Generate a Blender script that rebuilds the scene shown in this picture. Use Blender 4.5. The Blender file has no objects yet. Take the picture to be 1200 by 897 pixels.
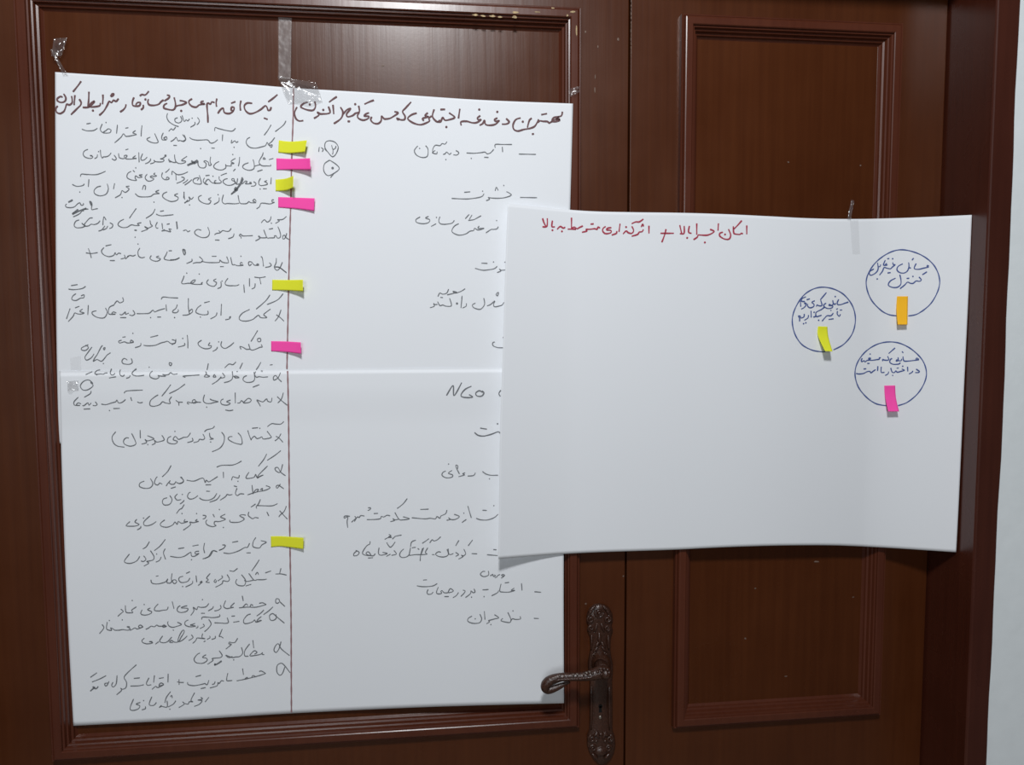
import bpy, math, random
from mathutils import Vector, Matrix
random.seed(7)

# ------------------------------------------------------------------ camera
D = 0.90            # camera to door face, metres
EYE = 1.55          # camera height
FPX = 850.0         # focal length in pixels for a 1200 x 897 frame
CX, CY = 600.0, 448.5
YAW, PITCH, ROLL = math.radians(6.283), math.radians(4.063), math.radians(0.238)
CAM = Vector((0.0, -D, EYE))
FWD = Vector((math.sin(YAW)*math.cos(PITCH), math.cos(YAW)*math.cos(PITCH), -math.sin(PITCH)))
_rt = Vector((math.cos(YAW), -math.sin(YAW), 0))
_dn = FWD.cross(_rt)
RT = _rt*math.cos(ROLL) + _dn*math.sin(ROLL)
DN = -_rt*math.sin(ROLL) + _dn*math.cos(ROLL)
C = bpy.context.scene.collection
sc = bpy.context.scene
cd = bpy.data.cameras.new('camera')
cd.sensor_fit = 'HORIZONTAL'; cd.sensor_width = 36.0; cd.lens = 36.0*FPX/1200.0
cd.clip_start = 0.02
cam = bpy.data.objects.new('camera', cd); C.objects.link(cam)
m = Matrix((RT, -DN, -FWD)).transposed().to_4x4(); m.translation = CAM
cam.matrix_world = m
sc.camera = cam

# ------------------------------------------------------------------ light and exposure
sc.view_settings.view_transform = 'Standard'
sc.view_settings.look = 'None'
sc.view_settings.gamma = 1.0
sc.view_settings.use_curve_mapping = False
sc.view_settings.exposure = 0.0
w = bpy.data.worlds.new('room_light'); sc.world = w; w.use_nodes = True
w.node_tree.nodes['Background'].inputs[0].default_value = (0.80, 0.90, 1.0, 1)
w.node_tree.nodes['Background'].inputs[1].default_value = 0.06
LAMP_POS = (-0.06, -1.20, EYE + 1.00)
ld = bpy.data.lights.new('ceiling_lamp', 'AREA')
ld.shape = 'DISK'; ld.size = 0.20; ld.energy = 17.5; ld.color = (0.975, 0.985, 1.0)
lo = bpy.data.objects.new('ceiling_lamp', ld); C.objects.link(lo)
lo.location = LAMP_POS
lo.rotation_euler = (Vector((0.06, 0.0, EYE - 0.10)) - Vector(LAMP_POS)).to_track_quat('-Z', 'Y').to_euler()

ld2 = bpy.data.lights.new('front_fill', 'AREA')  # added unseen fill light, well behind the camera
ld2.shape = 'RECTANGLE'; ld2.size = 1.0; ld2.size_y = 0.9; ld2.energy = 20.0; ld2.color = (0.94, 0.975, 1.0)
lo2 = bpy.data.objects.new('front_fill', ld2); C.objects.link(lo2)
lo2.location = (-0.8, -3.2, EYE + 0.25)
lo2.rotation_euler = (Vector((-0.2, 0.0, EYE - 0.05)) - lo2.location).to_track_quat('-Z', 'Y').to_euler()

# ------------------------------------------------------------------ helpers
def at(px, py, Y):
    """world point at depth Y that lies behind a photo pixel"""
    d = FWD + RT*((px-CX)/FPX) + DN*((py-CY)/FPX)
    return CAM + d*((Y - CAM.y)/d.y)

def on(px, py, g, lift=0.0):
    """world point where the photo pixel meets the surface Y = g(X, Z), raised by lift towards the room"""
    d = FWD + RT*((px-CX)/FPX) + DN*((py-CY)/FPX)
    Y = -0.01
    for _ in range(30):
        P = CAM + d*((Y - CAM.y)/d.y)
        Y = 0.5*Y + 0.5*(g(P.x, P.z) - lift)
    return CAM + d*((Y - CAM.y)/d.y)

def mesh_obj(name, verts, faces, mat, parent=None, smooth=False, bevel=0.0):
    me = bpy.data.meshes.new(name)
    me.from_pydata([tuple(v) for v in verts], [], faces)
    me.update()
    if smooth:
        for p in me.polygons: p.use_smooth = True
    o = bpy.data.objects.new(name, me); C.objects.link(o)
    if mat: me.materials.append(mat)
    if parent:
        o.parent = parent
        o.matrix_parent_inverse = Matrix.Translation(-parent.location)
    if bevel:
        b = o.modifiers.new('edge', 'BEVEL'); b.width = bevel; b.segments = 2; b.limit_method = 'ANGLE'
    return o

def empty(name, loc):
    o = bpy.data.objects.new(name, None); C.objects.link(o); o.location = loc
    o.empty_display_size = 0.05
    return o

def tag(o, label=None, cat=None, group=None, kind=None):
    if label: o['label'] = label
    if cat: o['category'] = cat
    if group: o['group'] = group
    if kind: o['kind'] = kind
    return o

class MB:
    def __init__(s): s.v = []; s.f = []
    def add(s, vs, fs):
        n = len(s.v); s.v += [Vector(v) for v in vs]; s.f += [tuple(i+n for i in f) for f in fs]
    def box(s, x0, x1, y0, y1, z0, z1):
        s.add([(x0,y0,z0),(x1,y0,z0),(x1,y1,z0),(x0,y1,z0),(x0,y0,z1),(x1,y0,z1),(x1,y1,z1),(x0,y1,z1)],
              [(0,3,2,1),(4,5,6,7),(0,1,5,4),(1,2,6,5),(2,3,7,6),(3,0,4,7)])
    def tube(s, pts, radii, n=12, flat=1.0):
        pts = [Vector(p) for p in pts]; rings = []
        up = None
        for i, p in enumerate(pts):
            t = (pts[min(i+1, len(pts)-1)] - pts[max(i-1, 0)]).normalized()
            if up is None: up = Vector((0,-1,0)) if abs(t.y) < 0.9 else Vector((0,0,1))
            a = (up - t*up.dot(t)).normalized(); up = a
            b = t.cross(a)
            r = radii[i] if hasattr(radii, '__len__') else radii
            rings.append([p + a*(r*flat*math.cos(2*math.pi*k/n)) + b*(r*math.sin(2*math.pi*k/n)) for k in range(n)])
        vs = [v for r in rings for v in r]; fs = []
        for i in range(len(rings)-1):
            for k in range(n):
                fs.append((i*n+k, i*n+(k+1)%n, (i+1)*n+(k+1)%n, (i+1)*n+k))
        fs.append(tuple(range(n-1, -1, -1))); fs.append(tuple((len(rings)-1)*n + k for k in range(n)))
        s.add(vs, fs)
    def dome(s, c, rx, rz, h, rings=5, n=16, pw=1.0):
        """half-ellipsoid boss standing out of the XZ plane towards -Y"""
        c = Vector(c); vs = [c + Vector((0, -h, 0))]; fs = []
        for i in range(1, rings+1):
            a = math.pi/2*i/rings
            for k in range(n):
                t = 2*math.pi*k/n
                vs.append(c + Vector((rx*math.sin(a)*math.cos(t), -h*math.cos(a)**pw, rz*math.sin(a)*math.sin(t))))
        for k in range(n): fs.append((0, 1+k, 1+(k+1) % n))
        for i in range(rings-1):
            for k in range(n):
                fs.append((1+i*n+k, 1+(i+1)*n+k, 1+(i+1)*n+(k+1) % n, 1+i*n+(k+1) % n))
        s.add(vs, fs)
    def build(s, name, mat, parent=None, smooth=False, bevel=0.0):
        return mesh_obj(name, s.v, s.f, mat, parent, smooth, bevel)

# ------------------------------------------------------------------ materials
def new_mat(name):
    M = bpy.data.materials.new(name); M.use_nodes = True
    nt = M.node_tree; return M, nt, nt.nodes['Principled BSDF']

def paint(name, lo_c, hi_c, rough=0.31, along='Z', streak=0.55, spec=0.38):
    M, nt, b = new_mat(name)
    tc = nt.nodes.new('ShaderNodeTexCoord'); mp = nt.nodes.new('ShaderNodeMapping')
    s = {'Z': (90, 90, 3.0), 'X': (3.0, 90, 90)}[along]
    mp.inputs['Scale'].default_value = s
    nt.links.new(tc.outputs['Object'], mp.inputs['Vector'])
    n1 = nt.nodes.new('ShaderNodeTexNoise'); n1.inputs['Scale'].default_value = 1.6; n1.inputs['Detail'].default_value = 6
    nt.links.new(mp.outputs['Vector'], n1.inputs['Vector'])
    n2 = nt.nodes.new('ShaderNodeTexNoise'); n2.inputs['Scale'].default_value = 9.0; n2.inputs['Detail'].default_value = 4
    nt.links.new(tc.outputs['Object'], n2.inputs['Vector'])
    mx = nt.nodes.new('ShaderNodeMath'); mx.operation = 'MULTIPLY_ADD'; mx.inputs[1].default_value = 0.5
    nt.links.new(n1.outputs['Fac'], mx.inputs[0])
    ml = nt.nodes.new('ShaderNodeMath'); ml.operation = 'MULTIPLY'; ml.inputs[1].default_value = 0.5
    nt.links.new(n2.outputs['Fac'], ml.inputs[0]); nt.links.new(ml.outputs[0], mx.inputs[2])
    cr = nt.nodes.new('ShaderNodeValToRGB')
    cr.color_ramp.elements[0].position = 0.35; cr.color_ramp.elements[0].color = (*lo_c, 1)
    cr.color_ramp.elements[1].position = 0.65; cr.color_ramp.elements[1].color = (*hi_c, 1)
    nt.links.new(mx.outputs[0], cr.inputs['Fac']); nt.links.new(cr.outputs['Color'], b.inputs['Base Color'])
    n3 = nt.nodes.new('ShaderNodeTexNoise'); n3.inputs['Scale'].default_value = 260.0; n3.inputs['Detail'].default_value = 2
    nt.links.new(tc.outputs['Object'], n3.inputs['Vector'])
    ad = nt.nodes.new('ShaderNodeMath'); ad.operation = 'MULTIPLY_ADD'; ad.inputs[1].default_value = 0.12
    nt.links.new(n3.outputs['Fac'], ad.inputs[0]); nt.links.new(n1.outputs['Fac'], ad.inputs[2])
    bp = nt.nodes.new('ShaderNodeBump'); bp.inputs['Strength'].default_value = 0.16*streak; bp.inputs['Distance'].default_value = 0.0012
    nt.links.new(ad.outputs[0], bp.inputs['Height']); nt.links.new(bp.outputs['Normal'], b.inputs['Normal'])
    mr = nt.nodes.new('ShaderNodeMapRange'); mr.inputs['To Min'].default_value = rough-0.07; mr.inputs['To Max'].default_value = rough+0.10
    nt.links.new(n2.outputs['Fac'], mr.inputs['Value']); nt.links.new(mr.outputs[0], b.inputs['Roughness'])
    b.inputs['Specular IOR Level'].default_value = spec
    return M

def plain(name, col, rough=0.6, spec=0.3, bump=0.0, scale=60.0, metal=0.0, var=0.0):
    M, nt, b = new_mat(name)
    b.inputs['Base Color'].default_value = (*col, 1); b.inputs['Roughness'].default_value = rough
    b.inputs['Specular IOR Level'].default_value = spec; b.inputs['Metallic'].default_value = metal
    tc = nt.nodes.new('ShaderNodeTexCoord'); n = nt.nodes.new('ShaderNodeTexNoise')
    n.inputs['Scale'].default_value = scale; n.inputs['Detail'].default_value = 4
    nt.links.new(tc.outputs['Object'], n.inputs['Vector'])
    if bump:
        bp = nt.nodes.new('ShaderNodeBump'); bp.inputs['Strength'].default_value = bump; bp.inputs['Distance'].default_value = 0.002
        nt.links.new(n.outputs['Fac'], bp.inputs['Height']); nt.links.new(bp.outputs['Normal'], b.inputs['Normal'])
    if var:
        cr = nt.nodes.new('ShaderNodeValToRGB')
        cr.color_ramp.elements[0].position = 0.3; cr.color_ramp.elements[1].position = 0.7
        cr.color_ramp.elements[0].color = (*[c*(1-var) for c in col], 1); cr.color_ramp.elements[1].color = (*[min(1, c*(1+var)) for c in col], 1)
        nt.links.new(n.outputs['Fac'], cr.inputs['Fac']); nt.links.new(cr.outputs['Color'], b.inputs['Base Color'])
    return M

BROWN_LO, BROWN_HI = (0.060, 0.0148, 0.0036), (0.080, 0.0214, 0.0055)
M_PAINT = paint('brown_gloss_paint', BROWN_LO, BROWN_HI)
M_PANEL = paint('brown_gloss_paint_brushed', BROWN_LO, BROWN_HI, rough=0.27, streak=0.75, spec=0.27)
M_MOULD = paint('brown_gloss_paint_moulding', (0.074, 0.0180, 0.0085), (0.095, 0.0250, 0.0115), rough=0.27, streak=0.5, spec=0.45)
M_JAMB = paint('brown_gloss_paint_frame', (0.052, 0.0120, 0.0060), (0.068, 0.0165, 0.0085), rough=0.26, streak=0.3, spec=0.55)
M_METAL = plain('brown_painted_metal', (0.047, 0.0175, 0.0100), rough=0.30, spec=0.6, bump=0.35, scale=420, var=0.3)
M_BLACK = plain('dark_keyhole', (0.004, 0.003, 0.003), rough=0.8)
M_STEEL = plain('worn_and_glint_steel', (0.32, 0.28, 0.24), rough=0.35, metal=0.8, var=0.2)
M_CHIP = plain('chipped_paint', (0.42, 0.31, 0.17), rough=0.7, var=0.4, scale=300)
M_SPECK_GLINT = plain('paint_speck', (0.16, 0.11, 0.085), rough=0.6, var=0.3, scale=300)  # paint specks, and the painted glint at the leaf gap
M_PAPER = plain('white_paper', (0.825, 0.85, 0.885), rough=0.75, spec=0.15, bump=0.02, scale=30)
M_WALL = plain('white_plaster', (0.83, 0.88, 0.90), rough=0.85, spec=0.15, bump=0.25, scale=45, var=0.02)
M_FLOOR = plain('beige_floor', (0.42, 0.37, 0.31), rough=0.5, var=0.08, scale=12)
M_PENCIL = plain('grey_ink', (0.175, 0.185, 0.20), rough=0.8)
M_BRWNINK = plain('brown_marker', (0.16, 0.085, 0.09), rough=0.8)
M_DIVIDER = plain('dull_red_marker', (0.30, 0.17, 0.18), rough=0.8)
M_RED = plain('red_marker', (0.42, 0.05, 0.085), rough=0.8)
M_BLUE = plain('blue_pen', (0.07, 0.11, 0.31), rough=0.8)
M_YEL = plain('yellow_flag', (0.80, 0.82, 0.035), rough=0.7, spec=0.2)
M_PINK = plain('pink_flag', (1.0, 0.085, 0.43), rough=0.7, spec=0.2)
M_ORG = plain('orange_flag', (1.0, 0.52, 0.02), rough=0.7, spec=0.2)

def tape_mat(name, film, haze, rough, bump, scale):
    """clear film: mostly see-through, a little milky, with sharp reflections"""
    M = bpy.data.materials.new(name); M.use_nodes = True; nt = M.node_tree; nt.nodes.clear()
    out = nt.nodes.new('ShaderNodeOutputMaterial'); m1 = nt.nodes.new('ShaderNodeMixShader'); m2 = nt.nodes.new('ShaderNodeMixShader')
    tr = nt.nodes.new('ShaderNodeBsdfTransparent'); gl = nt.nodes.new('ShaderNodeBsdfGlossy'); df = nt.nodes.new('ShaderNodeBsdfDiffuse')
    gl.inputs['Roughness'].default_value = rough; df.inputs['Color'].default_value = (0.55, 0.52, 0.52, 1)
    tc = nt.nodes.new('ShaderNodeTexCoord'); n = nt.nodes.new('ShaderNodeTexNoise'); n.inputs['Scale'].default_value = scale
    nt.links.new(tc.outputs['Object'], n.inputs['Vector'])
    bp = nt.nodes.new('ShaderNodeBump'); bp.inputs['Strength'].default_value = bump; bp.inputs['Distance'].default_value = 0.004
    nt.links.new(n.outputs['Fac'], bp.inputs['Height']); nt.links.new(bp.outputs['Normal'], gl.inputs['Normal'])
    m1.inputs[0].default_value = haze; m2.inputs[0].default_value = film
    nt.links.new(tr.outputs[0], m1.inputs[1]); nt.links.new(df.outputs[0], m1.inputs[2])
    nt.links.new(m1.outputs[0], m2.inputs[1]); nt.links.new(gl.outputs[0], m2.inputs[2]); nt.links.new(m2.outputs[0], out.inputs[0])
    return M
M_TAPE = tape_mat('clear_tape', 0.05, 0.05, 0.25, 0.2, 60)
M_TAPEW = tape_mat('clear_tape_on_paper', 0.025, 0.02, 0.25, 0.2, 90)
M_TAPEC = tape_mat('crumpled_clear_tape', 0.10, 0.05, 0.14, 0.6, 70)

# ------------------------------------------------------------------ setting: wall, frame, doors
LX0, LX1 = -0.548, 0.2457          # left leaf
RX0, RX1 = 0.2480, 0.6672          # right leaf
DTOP = EYE + 0.449                 # leaf top
JD = 0.0815                         # how far the frame stands out in front of the leaves
JX = 0.6690                        # inner face of the right jamb
LJX = -0.5500
CASX = 0.7015                      # outer edge of the right casing
CASL = LJX - 0.032
HEAD = DTOP + 0.003
THK = 0.042
WALLY = -JD + 0.014

mb = MB()
mb.box(CASX-0.012, CASX+0.75, WALLY, WALLY+0.16, 0, 2.9)
mb.box(CASL-0.75, CASL+0.012, WALLY, WALLY+0.16, 0, 2.9)
mb.box(CASL+0.012, CASX-0.012, WALLY, WALLY+0.16, HEAD+0.02, 2.9)
tag(mb.build('wall_front', M_WALL), 'white plastered wall around the brown double door', 'wall', kind='structure')
mb = MB(); mb.box(-1.4, 1.5, -2.4, 0.06, -0.05, 0.0)
tag(mb.build('floor', M_FLOOR), 'floor in front of the double door', 'floor', kind='structure')

def jamb_bar(x_in, x_out, z1, wob):
    """jamb + casing in one profile, outer paint edge a little uneven"""
    s = 1 if x_out > x_in else -1
    mb = MB(); n = 60; prof = []
    for i in range(n+1):
        z = z1*i/n
        e = wob*(math.sin(z*9.0+1.0)*0.5 + math.sin(z*23.0)*0.35 + math.sin(z*51.0)*0.2)
        xo = x_out + e
        prof.append([(x_in, 0.050, z), (x_in, -JD+0.0022, z), (x_in+s*0.0010, -JD+0.0007, z), (x_in+s*0.0026, -JD, z),
                     (xo-s*0.003, -JD, z), (xo, -JD+0.003, z), (xo, WALLY+0.004, z), (xo-s*0.02, WALLY+0.01, z), (xo-s*0.02, 0.050, z)])
    k = len(prof[0]); vs = [v for r in prof for v in r]; fs = []
    for i in range(n):
        for j in range(k):
            a, b_, c_, d_ = i*k+j, i*k+(j+1) % k, (i+1)*k+(j+1) % k, (i+1)*k+j
            fs.append((a, b_, c_, d_) if s < 0 else (d_, c_, b_, a))
    fs.append(tuple(range(k))); fs.append(tuple(n*k+j for j in range(k-1, -1, -1)))
    mb.add(vs, fs); return mb
tag(jamb_bar(JX, CASX, HEAD+0.034, 0.0016).build('trim_1', M_JAMB), 'brown painted door jamb and casing on the right, against the white wall', 'door frame', kind='structure')
tag(jamb_bar(LJX, CASL, HEAD+0.034, 0.0016).build('trim_2', M_JAMB), 'brown painted door jamb and casing on the hinge side of the wide leaf', 'door frame', kind='structure')
mb = MB(); mb.box(LJX, JX, -JD, 0.05, HEAD, HEAD+0.034)
tag(mb.build('trim_3', M_JAMB, bevel=0.002), 'brown painted head of the door frame above both leaves', 'door frame', kind='structure')

PANEL_Y = 0.0055
PROFILE = [(0.0, 0.0), (0.0003, 0.0075), (0.0010, 0.0085), (0.0022, 0.0084), (0.0028, 0.0078), (0.0034, 0.0100), (0.0044, 0.0116), (0.0056, 0.0120),
           (0.0128, 0.0120), (0.0138, 0.0112), (0.0142, 0.0090), (0.0160, 0.0086), (0.0166, 0.0068), (0.0170, 0.0050), (0.0188, 0.0044),
           (0.0194, 0.0026), (0.0200, 0.0004), (0.0222, -0.0006), (0.0230, -0.0030), (0.0252, -PANEL_Y+0.0002), (0.0262, -PANEL_Y-0.0005)]

def leaf(name, x0, x1, px0, px1, pz0, pz1, label):
    root = empty(name, ((x0+x1)/2, 0.0, 0.008))
    tag(root, label, 'door', kind='structure')
    # stiles and rails in one ring with the panel opening
    ix0, ix1, iz0, iz1 = px0+0.012, px1-0.012, pz0+0.012, pz1-0.012
    z0, z1 = 0.008, DTOP
    mb = MB()
    o_ = [(x0, z0), (x1, z0), (x1, z1), (x0, z1)]; i_ = [(ix0, iz0), (ix1, iz0), (ix1, iz1), (ix0, iz1)]
    vs = [(x, 0.0, z) for x, z in o_] + [(x, 0.0, z) for x, z in i_] + [(x, THK, z) for x, z in o_] + [(x, THK, z) for x, z in i_]
    fs = []
    for k in range(4):
        j = (k+1) % 4
        fs += [(k, j, 4+j, 4+k), (8+j, 8+k, 12+k, 12+j), (k, 8+k, 8+j, j), (4+j, 12+j, 12+k, 4+k)]
    mb.add(vs, fs); mb.build('stile_frame', M_PAINT, root, bevel=0.0012)
    mb = MB(); mb.box(ix0+0.0005, ix1-0.0005, PANEL_Y, PANEL_Y+0.014, iz0+0.0005, iz1-0.0005)
    mb.build('panel', M_PANEL, root)
    vs = []; fs = []
    for u, h in PROFILE:
        vs += [(px0+u, -h, pz0+u), (px1-u, -h, pz0+u), (px1-u, -h, pz1-u), (px0+u, -h, pz1-u)]
    for i in range(len(PROFILE)-1):
        for k in range(4):
            j = (k+1) % 4
            fs.append((i*4+k, i*4+j, (i+1)*4+j, (i+1)*4+k))
    mesh_obj('panel_moulding', vs, fs, M_MOULD, root)
    return root

PLZ1, PLZ0 = EYE + 0.3903, EYE - 0.5141
PRZ1, PRZ0 = EYE + 0.3888, EYE - 0.5240
door_l = leaf('door_1', LX0, LX1, -0.4596, 0.1846, PLZ0, PLZ1, 'wide brown door leaf carrying the ornate lever handle')
door_r = leaf('door_2', RX0, RX1, 0.3100, 0.6013, PRZ0, PRZ1, 'narrow brown door leaf next to the white wall')
mb = MB(); mb.box(LX1-0.02, RX0+0.014, THK-0.0005, THK+0.01, 0.01, DTOP); mb.build('gap_light_stop', M_PAINT, door_l)  # added backing, keeps world light from showing through the leaf gap

# worn chips, specks of paint, and a painted edge glint at the leaf gap
def chip(mb, px, py, Y, w, h, n=9):
    c = at(px, py, Y); vs = [c]; fs = []
    s = 0.00106
    for k in range(n):
        t = 2*math.pi*k/n; r = random.uniform(0.6, 1.1)
        vs.append(c + Vector((w*s*r*math.cos(t)*0.5, 0, h*s*r*math.sin(t)*0.5)))
    for k in range(n): fs.append((0, 1+k, 1+(k+1) % n))
    mb.add(vs, fs)
mb = MB()
for px, py, w_, h_ in [(557, 17.5, 9, 3), (566, 18.5, 7, 2.5), (577, 19, 8, 3), (586, 20, 6, 2.5), (604, 14.5, 9, 3), (603, 20, 6, 3.5), (630, 14, 8, 1.2), (648, 9.5, 4, 1.6),
                     (671, 14, 7, 2.6), (665, 18, 3, 3)]:
    chip(mb, px, py, -0.0123, w_, h_)
chip(mb, 675.5, 36, -0.0123, 2, 12)
mb.build('chipped_paint', M_CHIP, door_l)
mb = MB()
for px, py, w_, h_ in [(724.5, 46, 3, 5), (686.5, 708, 2.6, 2.6), (700.5, 55, 1.6, 4), (697.5, 90, 1.8, 7), (697, 105, 1.4, 8), (448.5, 77, 4, 2), (686, 37, 2, 3)]:
    chip(mb, px, py, -0.0004 if px > 600 else PANEL_Y-0.0004, w_, h_)
mb.build('paint_specks_and_glint', M_SPECK_GLINT, door_l)
mb = MB()
for px, py, w_, h_ in [(957, 658.5, 8, 2.5), (885, 690, 3, 2), (873.5, 748.5, 3, 2.5), (1000, 700, 4, 1.5), (921, 793, 4, 2), (1008.5, 194, 2.5, 2), (1036, 154, 2, 3), (924, 190, 3, 2)]:
    chip(mb, px, py, (-0.0004 if px > 1010 else PANEL_Y-0.0004), w_, h_)
chip(mb, 730.5, 675.5, -0.0004, 2.4, 2.6)
for k in range(14): chip(mb, 739.7-0.15*(k % 2), 1+k*5, -0.0004, 1.0, 10-k*0.35)  # row of pale flecks painting the glint on the leaf edge bevel
mb.build('paint_specks_and_glint', M_SPECK_GLINT, door_r)

# ------------------------------------------------------------------ lever handle on the wide leaf
def P(px, py, Y=0.0): return at(px, py, Y)
BP = -0.0052     # face of the back plate
pl = MB()
out_px = [(702, 707), (696, 708.5), (690.5, 713), (687.5, 720), (687, 727), (689, 732), (687.5, 738), (690.5, 745), (691.5, 760), (690, 768), (688.5, 777), (689, 787), (690.5, 796),
          (690.5, 815), (690.5, 840), (690, 855), (687.5, 862), (687.5, 872), (690, 880), (694.5, 887), (700, 893), (704.5, 895),
          (709.5, 893), (715, 888), (719, 880), (720.5, 871), (719.5, 862), (717, 855), (717, 840), (717, 815), (716.5, 796), (717.5, 787), (717.5, 777), (715.5, 768),
          (714.5, 760), (715, 745), (717.5, 738), (715.5, 732), (717.5, 726), (717, 719), (713.5, 712), (708, 708.5)]
cen = P(703, 800)
def ins(p, k, Y):
    q = P(p[0], p[1], 0.0); c = Vector((cen.x, 0, min(max(q.z, P(703, 880).z), P(703, 722).z)))
    d = q - c
    r = c + d*k
    return Vector((r.x, Y, r.z))
levels = [(1.0, 0.0), (1.0, BP+0.0018), (0.93, BP)]
n = len(out_px); vs = []; fs = []
for k, Y in levels: vs += [ins(p, k, Y) for p in out_px]
vs.append(Vector((cen.x, BP, cen.z)))
for i in range(len(levels)-1):
    for j in range(n):
        fs.append((i*n+j, i*n+(j+1) % n, (i+1)*n+(j+1) % n, (i+1)*n+j))
# cap the face as strips between mirrored outline points
b0 = (len(levels)-1)*n
for j in range(n//2):
    a, c_, d_, e_ = b0+j, b0+j+1, b0+(n-1-j), b0+(n-j) % n
    fs.append(tuple(dict.fromkeys((a, c_, d_, e_))))
pl.add(vs, fs)
def ringp(cx, cy, rx, ry, r, Y=BP, seg=20):
    c = P(cx, cy, Y); s = 0.00106
    pts = [c + Vector((rx*s*math.cos(t*2*math.pi/seg), 0, ry*s*math.sin(t*2*math.pi/seg))) for t in range(seg+1)]
    pl.tube(pts, r, n=8)
def scroll(cx, cy, r0, turns, start, hand, r=0.0011, Y=BP):
    r *= 1.35
    c = P(cx, cy, Y); s = 0.00106; pts = []; rad = []
    N = int(14*turns)
    for i in range(N+1):
        f = i/N; t = start + hand*2*math.pi*turns*f; q = r0*s*(1-0.78*f)
        pts.append(c + Vector((q*math.cos(t), -0.0012*f, q*math.sin(t)))); rad.append(r*(1.0-0.35*f))
    pl.tube(pts, rad, n=8)
def leafb(px0, py0, px1, py1, r, Y=BP):
    r *= 1.3
    a, b_ = P(px0, py0, Y), P(px1, py1, Y); pts = []; rad = []
    for i in range(7):
        f = i/6; pts.append(a.lerp(b_, f) + Vector((0, -0.0012*math.sin(math.pi*f), 0))); rad.append(r*(0.25+math.sin(math.pi*(0.15+0.75*f))))
    pl.tube(pts, rad, n=8)
# crown: rosette, side scrolls, leaves
ringp(702, 718.5, 5.6, 5.4, 0.0013); ringp(702, 718.5, 3.2, 3.2, 0.0009, BP-0.0008)
pl.dome(P(702, 718.5, BP), 0.0026, 0.0026, 0.0032)
for sx in (-1, 1):
    scroll(702+sx*10.0, 726, 4.6, 1.5, math.pi/2, -sx, 0.0012)
    scroll(702+sx*9.6, 736.5, 3.8, 1.4, -math.pi/2, sx, 0.0011)
    leafb(702+sx*4, 710, 702+sx*13, 717, 0.0014)
    leafb(702+sx*7, 712, 702+sx*14.2, 723, 0.0012)
    leafb(702+sx*2, 730, 702+sx*6, 741, 0.0012)
    leafb(703+sx*9.5, 744, 703+sx*10.2, 762, 0.0010)
    scroll(703+sx*7, 768, 3.6, 1.3, math.pi/2, sx, 0.0011)
    leafb(703+sx*1.5, 752, 703+sx*6, 760, 0.0012)
    leafb(703+sx*2, 758, 703+sx*8, 764, 0.0011)
    # lower plate: raised border
    leafb(703.5+sx*10.5, 805, 703.5+sx*10.8, 856, 0.0011)
    # foot: leaves and scrolls
    scroll(704+sx*10.5, 866, 4.6, 1.5, math.pi/2, -sx, 0.0013)
    scroll(704+sx*9.0, 877, 4.2, 1.4, 0 if sx > 0 else math.pi, sx, 0.0012)
    leafb(704+sx*3, 858, 704+sx*9, 863, 0.0013)
    leafb(704+sx*2, 866, 704+sx*6, 857, 0.0012)
    leafb(704+sx*4, 889, 704+sx*10.5, 883, 0.0013)
    pl.dome(P(704+sx*5.2, 869, BP), 0.0022, 0.0022, 0.0020)
pl.dome(P(704, 861, BP), 0.0020, 0.0026, 0.0022)
pl.dome(P(704, 881, BP), 0.0085, 0.0062, 0.0040)
ringp(704, 881, 7.6, 5.6, 0.0010)
leafb(702, 741, 702.5, 756, 0.0015)
pl.dome(P(703, 747, BP), 0.0024, 0.0034, 0.0024)
# boss that carries the lever
pl.dome(P(704, 777, BP), 0.0125, 0.0140, 0.0190, rings=7, n=24)
handle = pl.build('lever_handle', M_METAL, door_l, smooth=True)
tag(handle, 'ornate cast back plate and lever under brown paint')
# keyhole
kh = MB(); c = P(703.6, 828, BP-0.0004); s = 0.00106; vs = [c]; N = 16
for k in range(N):
    t = 2*math.pi*k/N; vs.append(c + Vector((2.5*s*math.cos(t), 0, 2.5*s*math.sin(t))))
kh.add(vs, [(0, 1+k, 1+(k+1) % N) for k in range(N)])
kh.add([c+Vector((-1.4*s, 0, 0)), c+Vector((1.4*s, 0, 0)), c+Vector((2.1*s, 0, -8.0*s)), c+Vector((-2.1*s, 0, -8.0*s))], [(0, 1, 2, 3)])
kh.build('keyhole', M_BLACK, handle)
kp = MB(); kp.dome(P(703.4, 841, BP), 0.0022, 0.0026, 0.0016); kp.build('worn_pin', M_STEEL, handle, smooth=True)
# lever: neck coming out of the boss, arm to the left with a curled end
LY = -0.046
lv = MB()
neck = [P(704, 780, BP-0.010)] + [P(704+dx, 780+dy, LY+dY) for dx, dy, dY in [(0.8, 2.5, 0.020), (2.2, 5.5, 0.008), (2.5, 7.0, 0.002)]]
lv.tube(neck, [0.0088, 0.0080, 0.0082, 0.0084], n=16)
arm_px = [(711.5, 788, 4.5), (709, 787.5, 7.2), (705, 788, 8.3), (699, 789.8, 7.6), (692, 791.8, 6.4), (684, 793, 5.6), (676, 793.4, 5.2), (667, 793.6, 5.0), (658, 794, 5.2), (649, 796.2, 6.0),
          (643, 799.0, 6.2), (639.5, 802.6, 6.0), (638.8, 806.2, 5.4), (641, 808.8, 5.0), (645.5, 808.6, 4.8), (651, 806.6, 4.3), (658, 803.6, 3.4), (664, 801.0, 2.2), (669, 799.0, 1.0)]
pts = [P(x, y, LY + 0.004*max(0, (690-x)/60) + (0.0015 if i > 12 else 0)) for i, (x, y, r) in enumerate(arm_px)]
sp = []; sr = []
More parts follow.
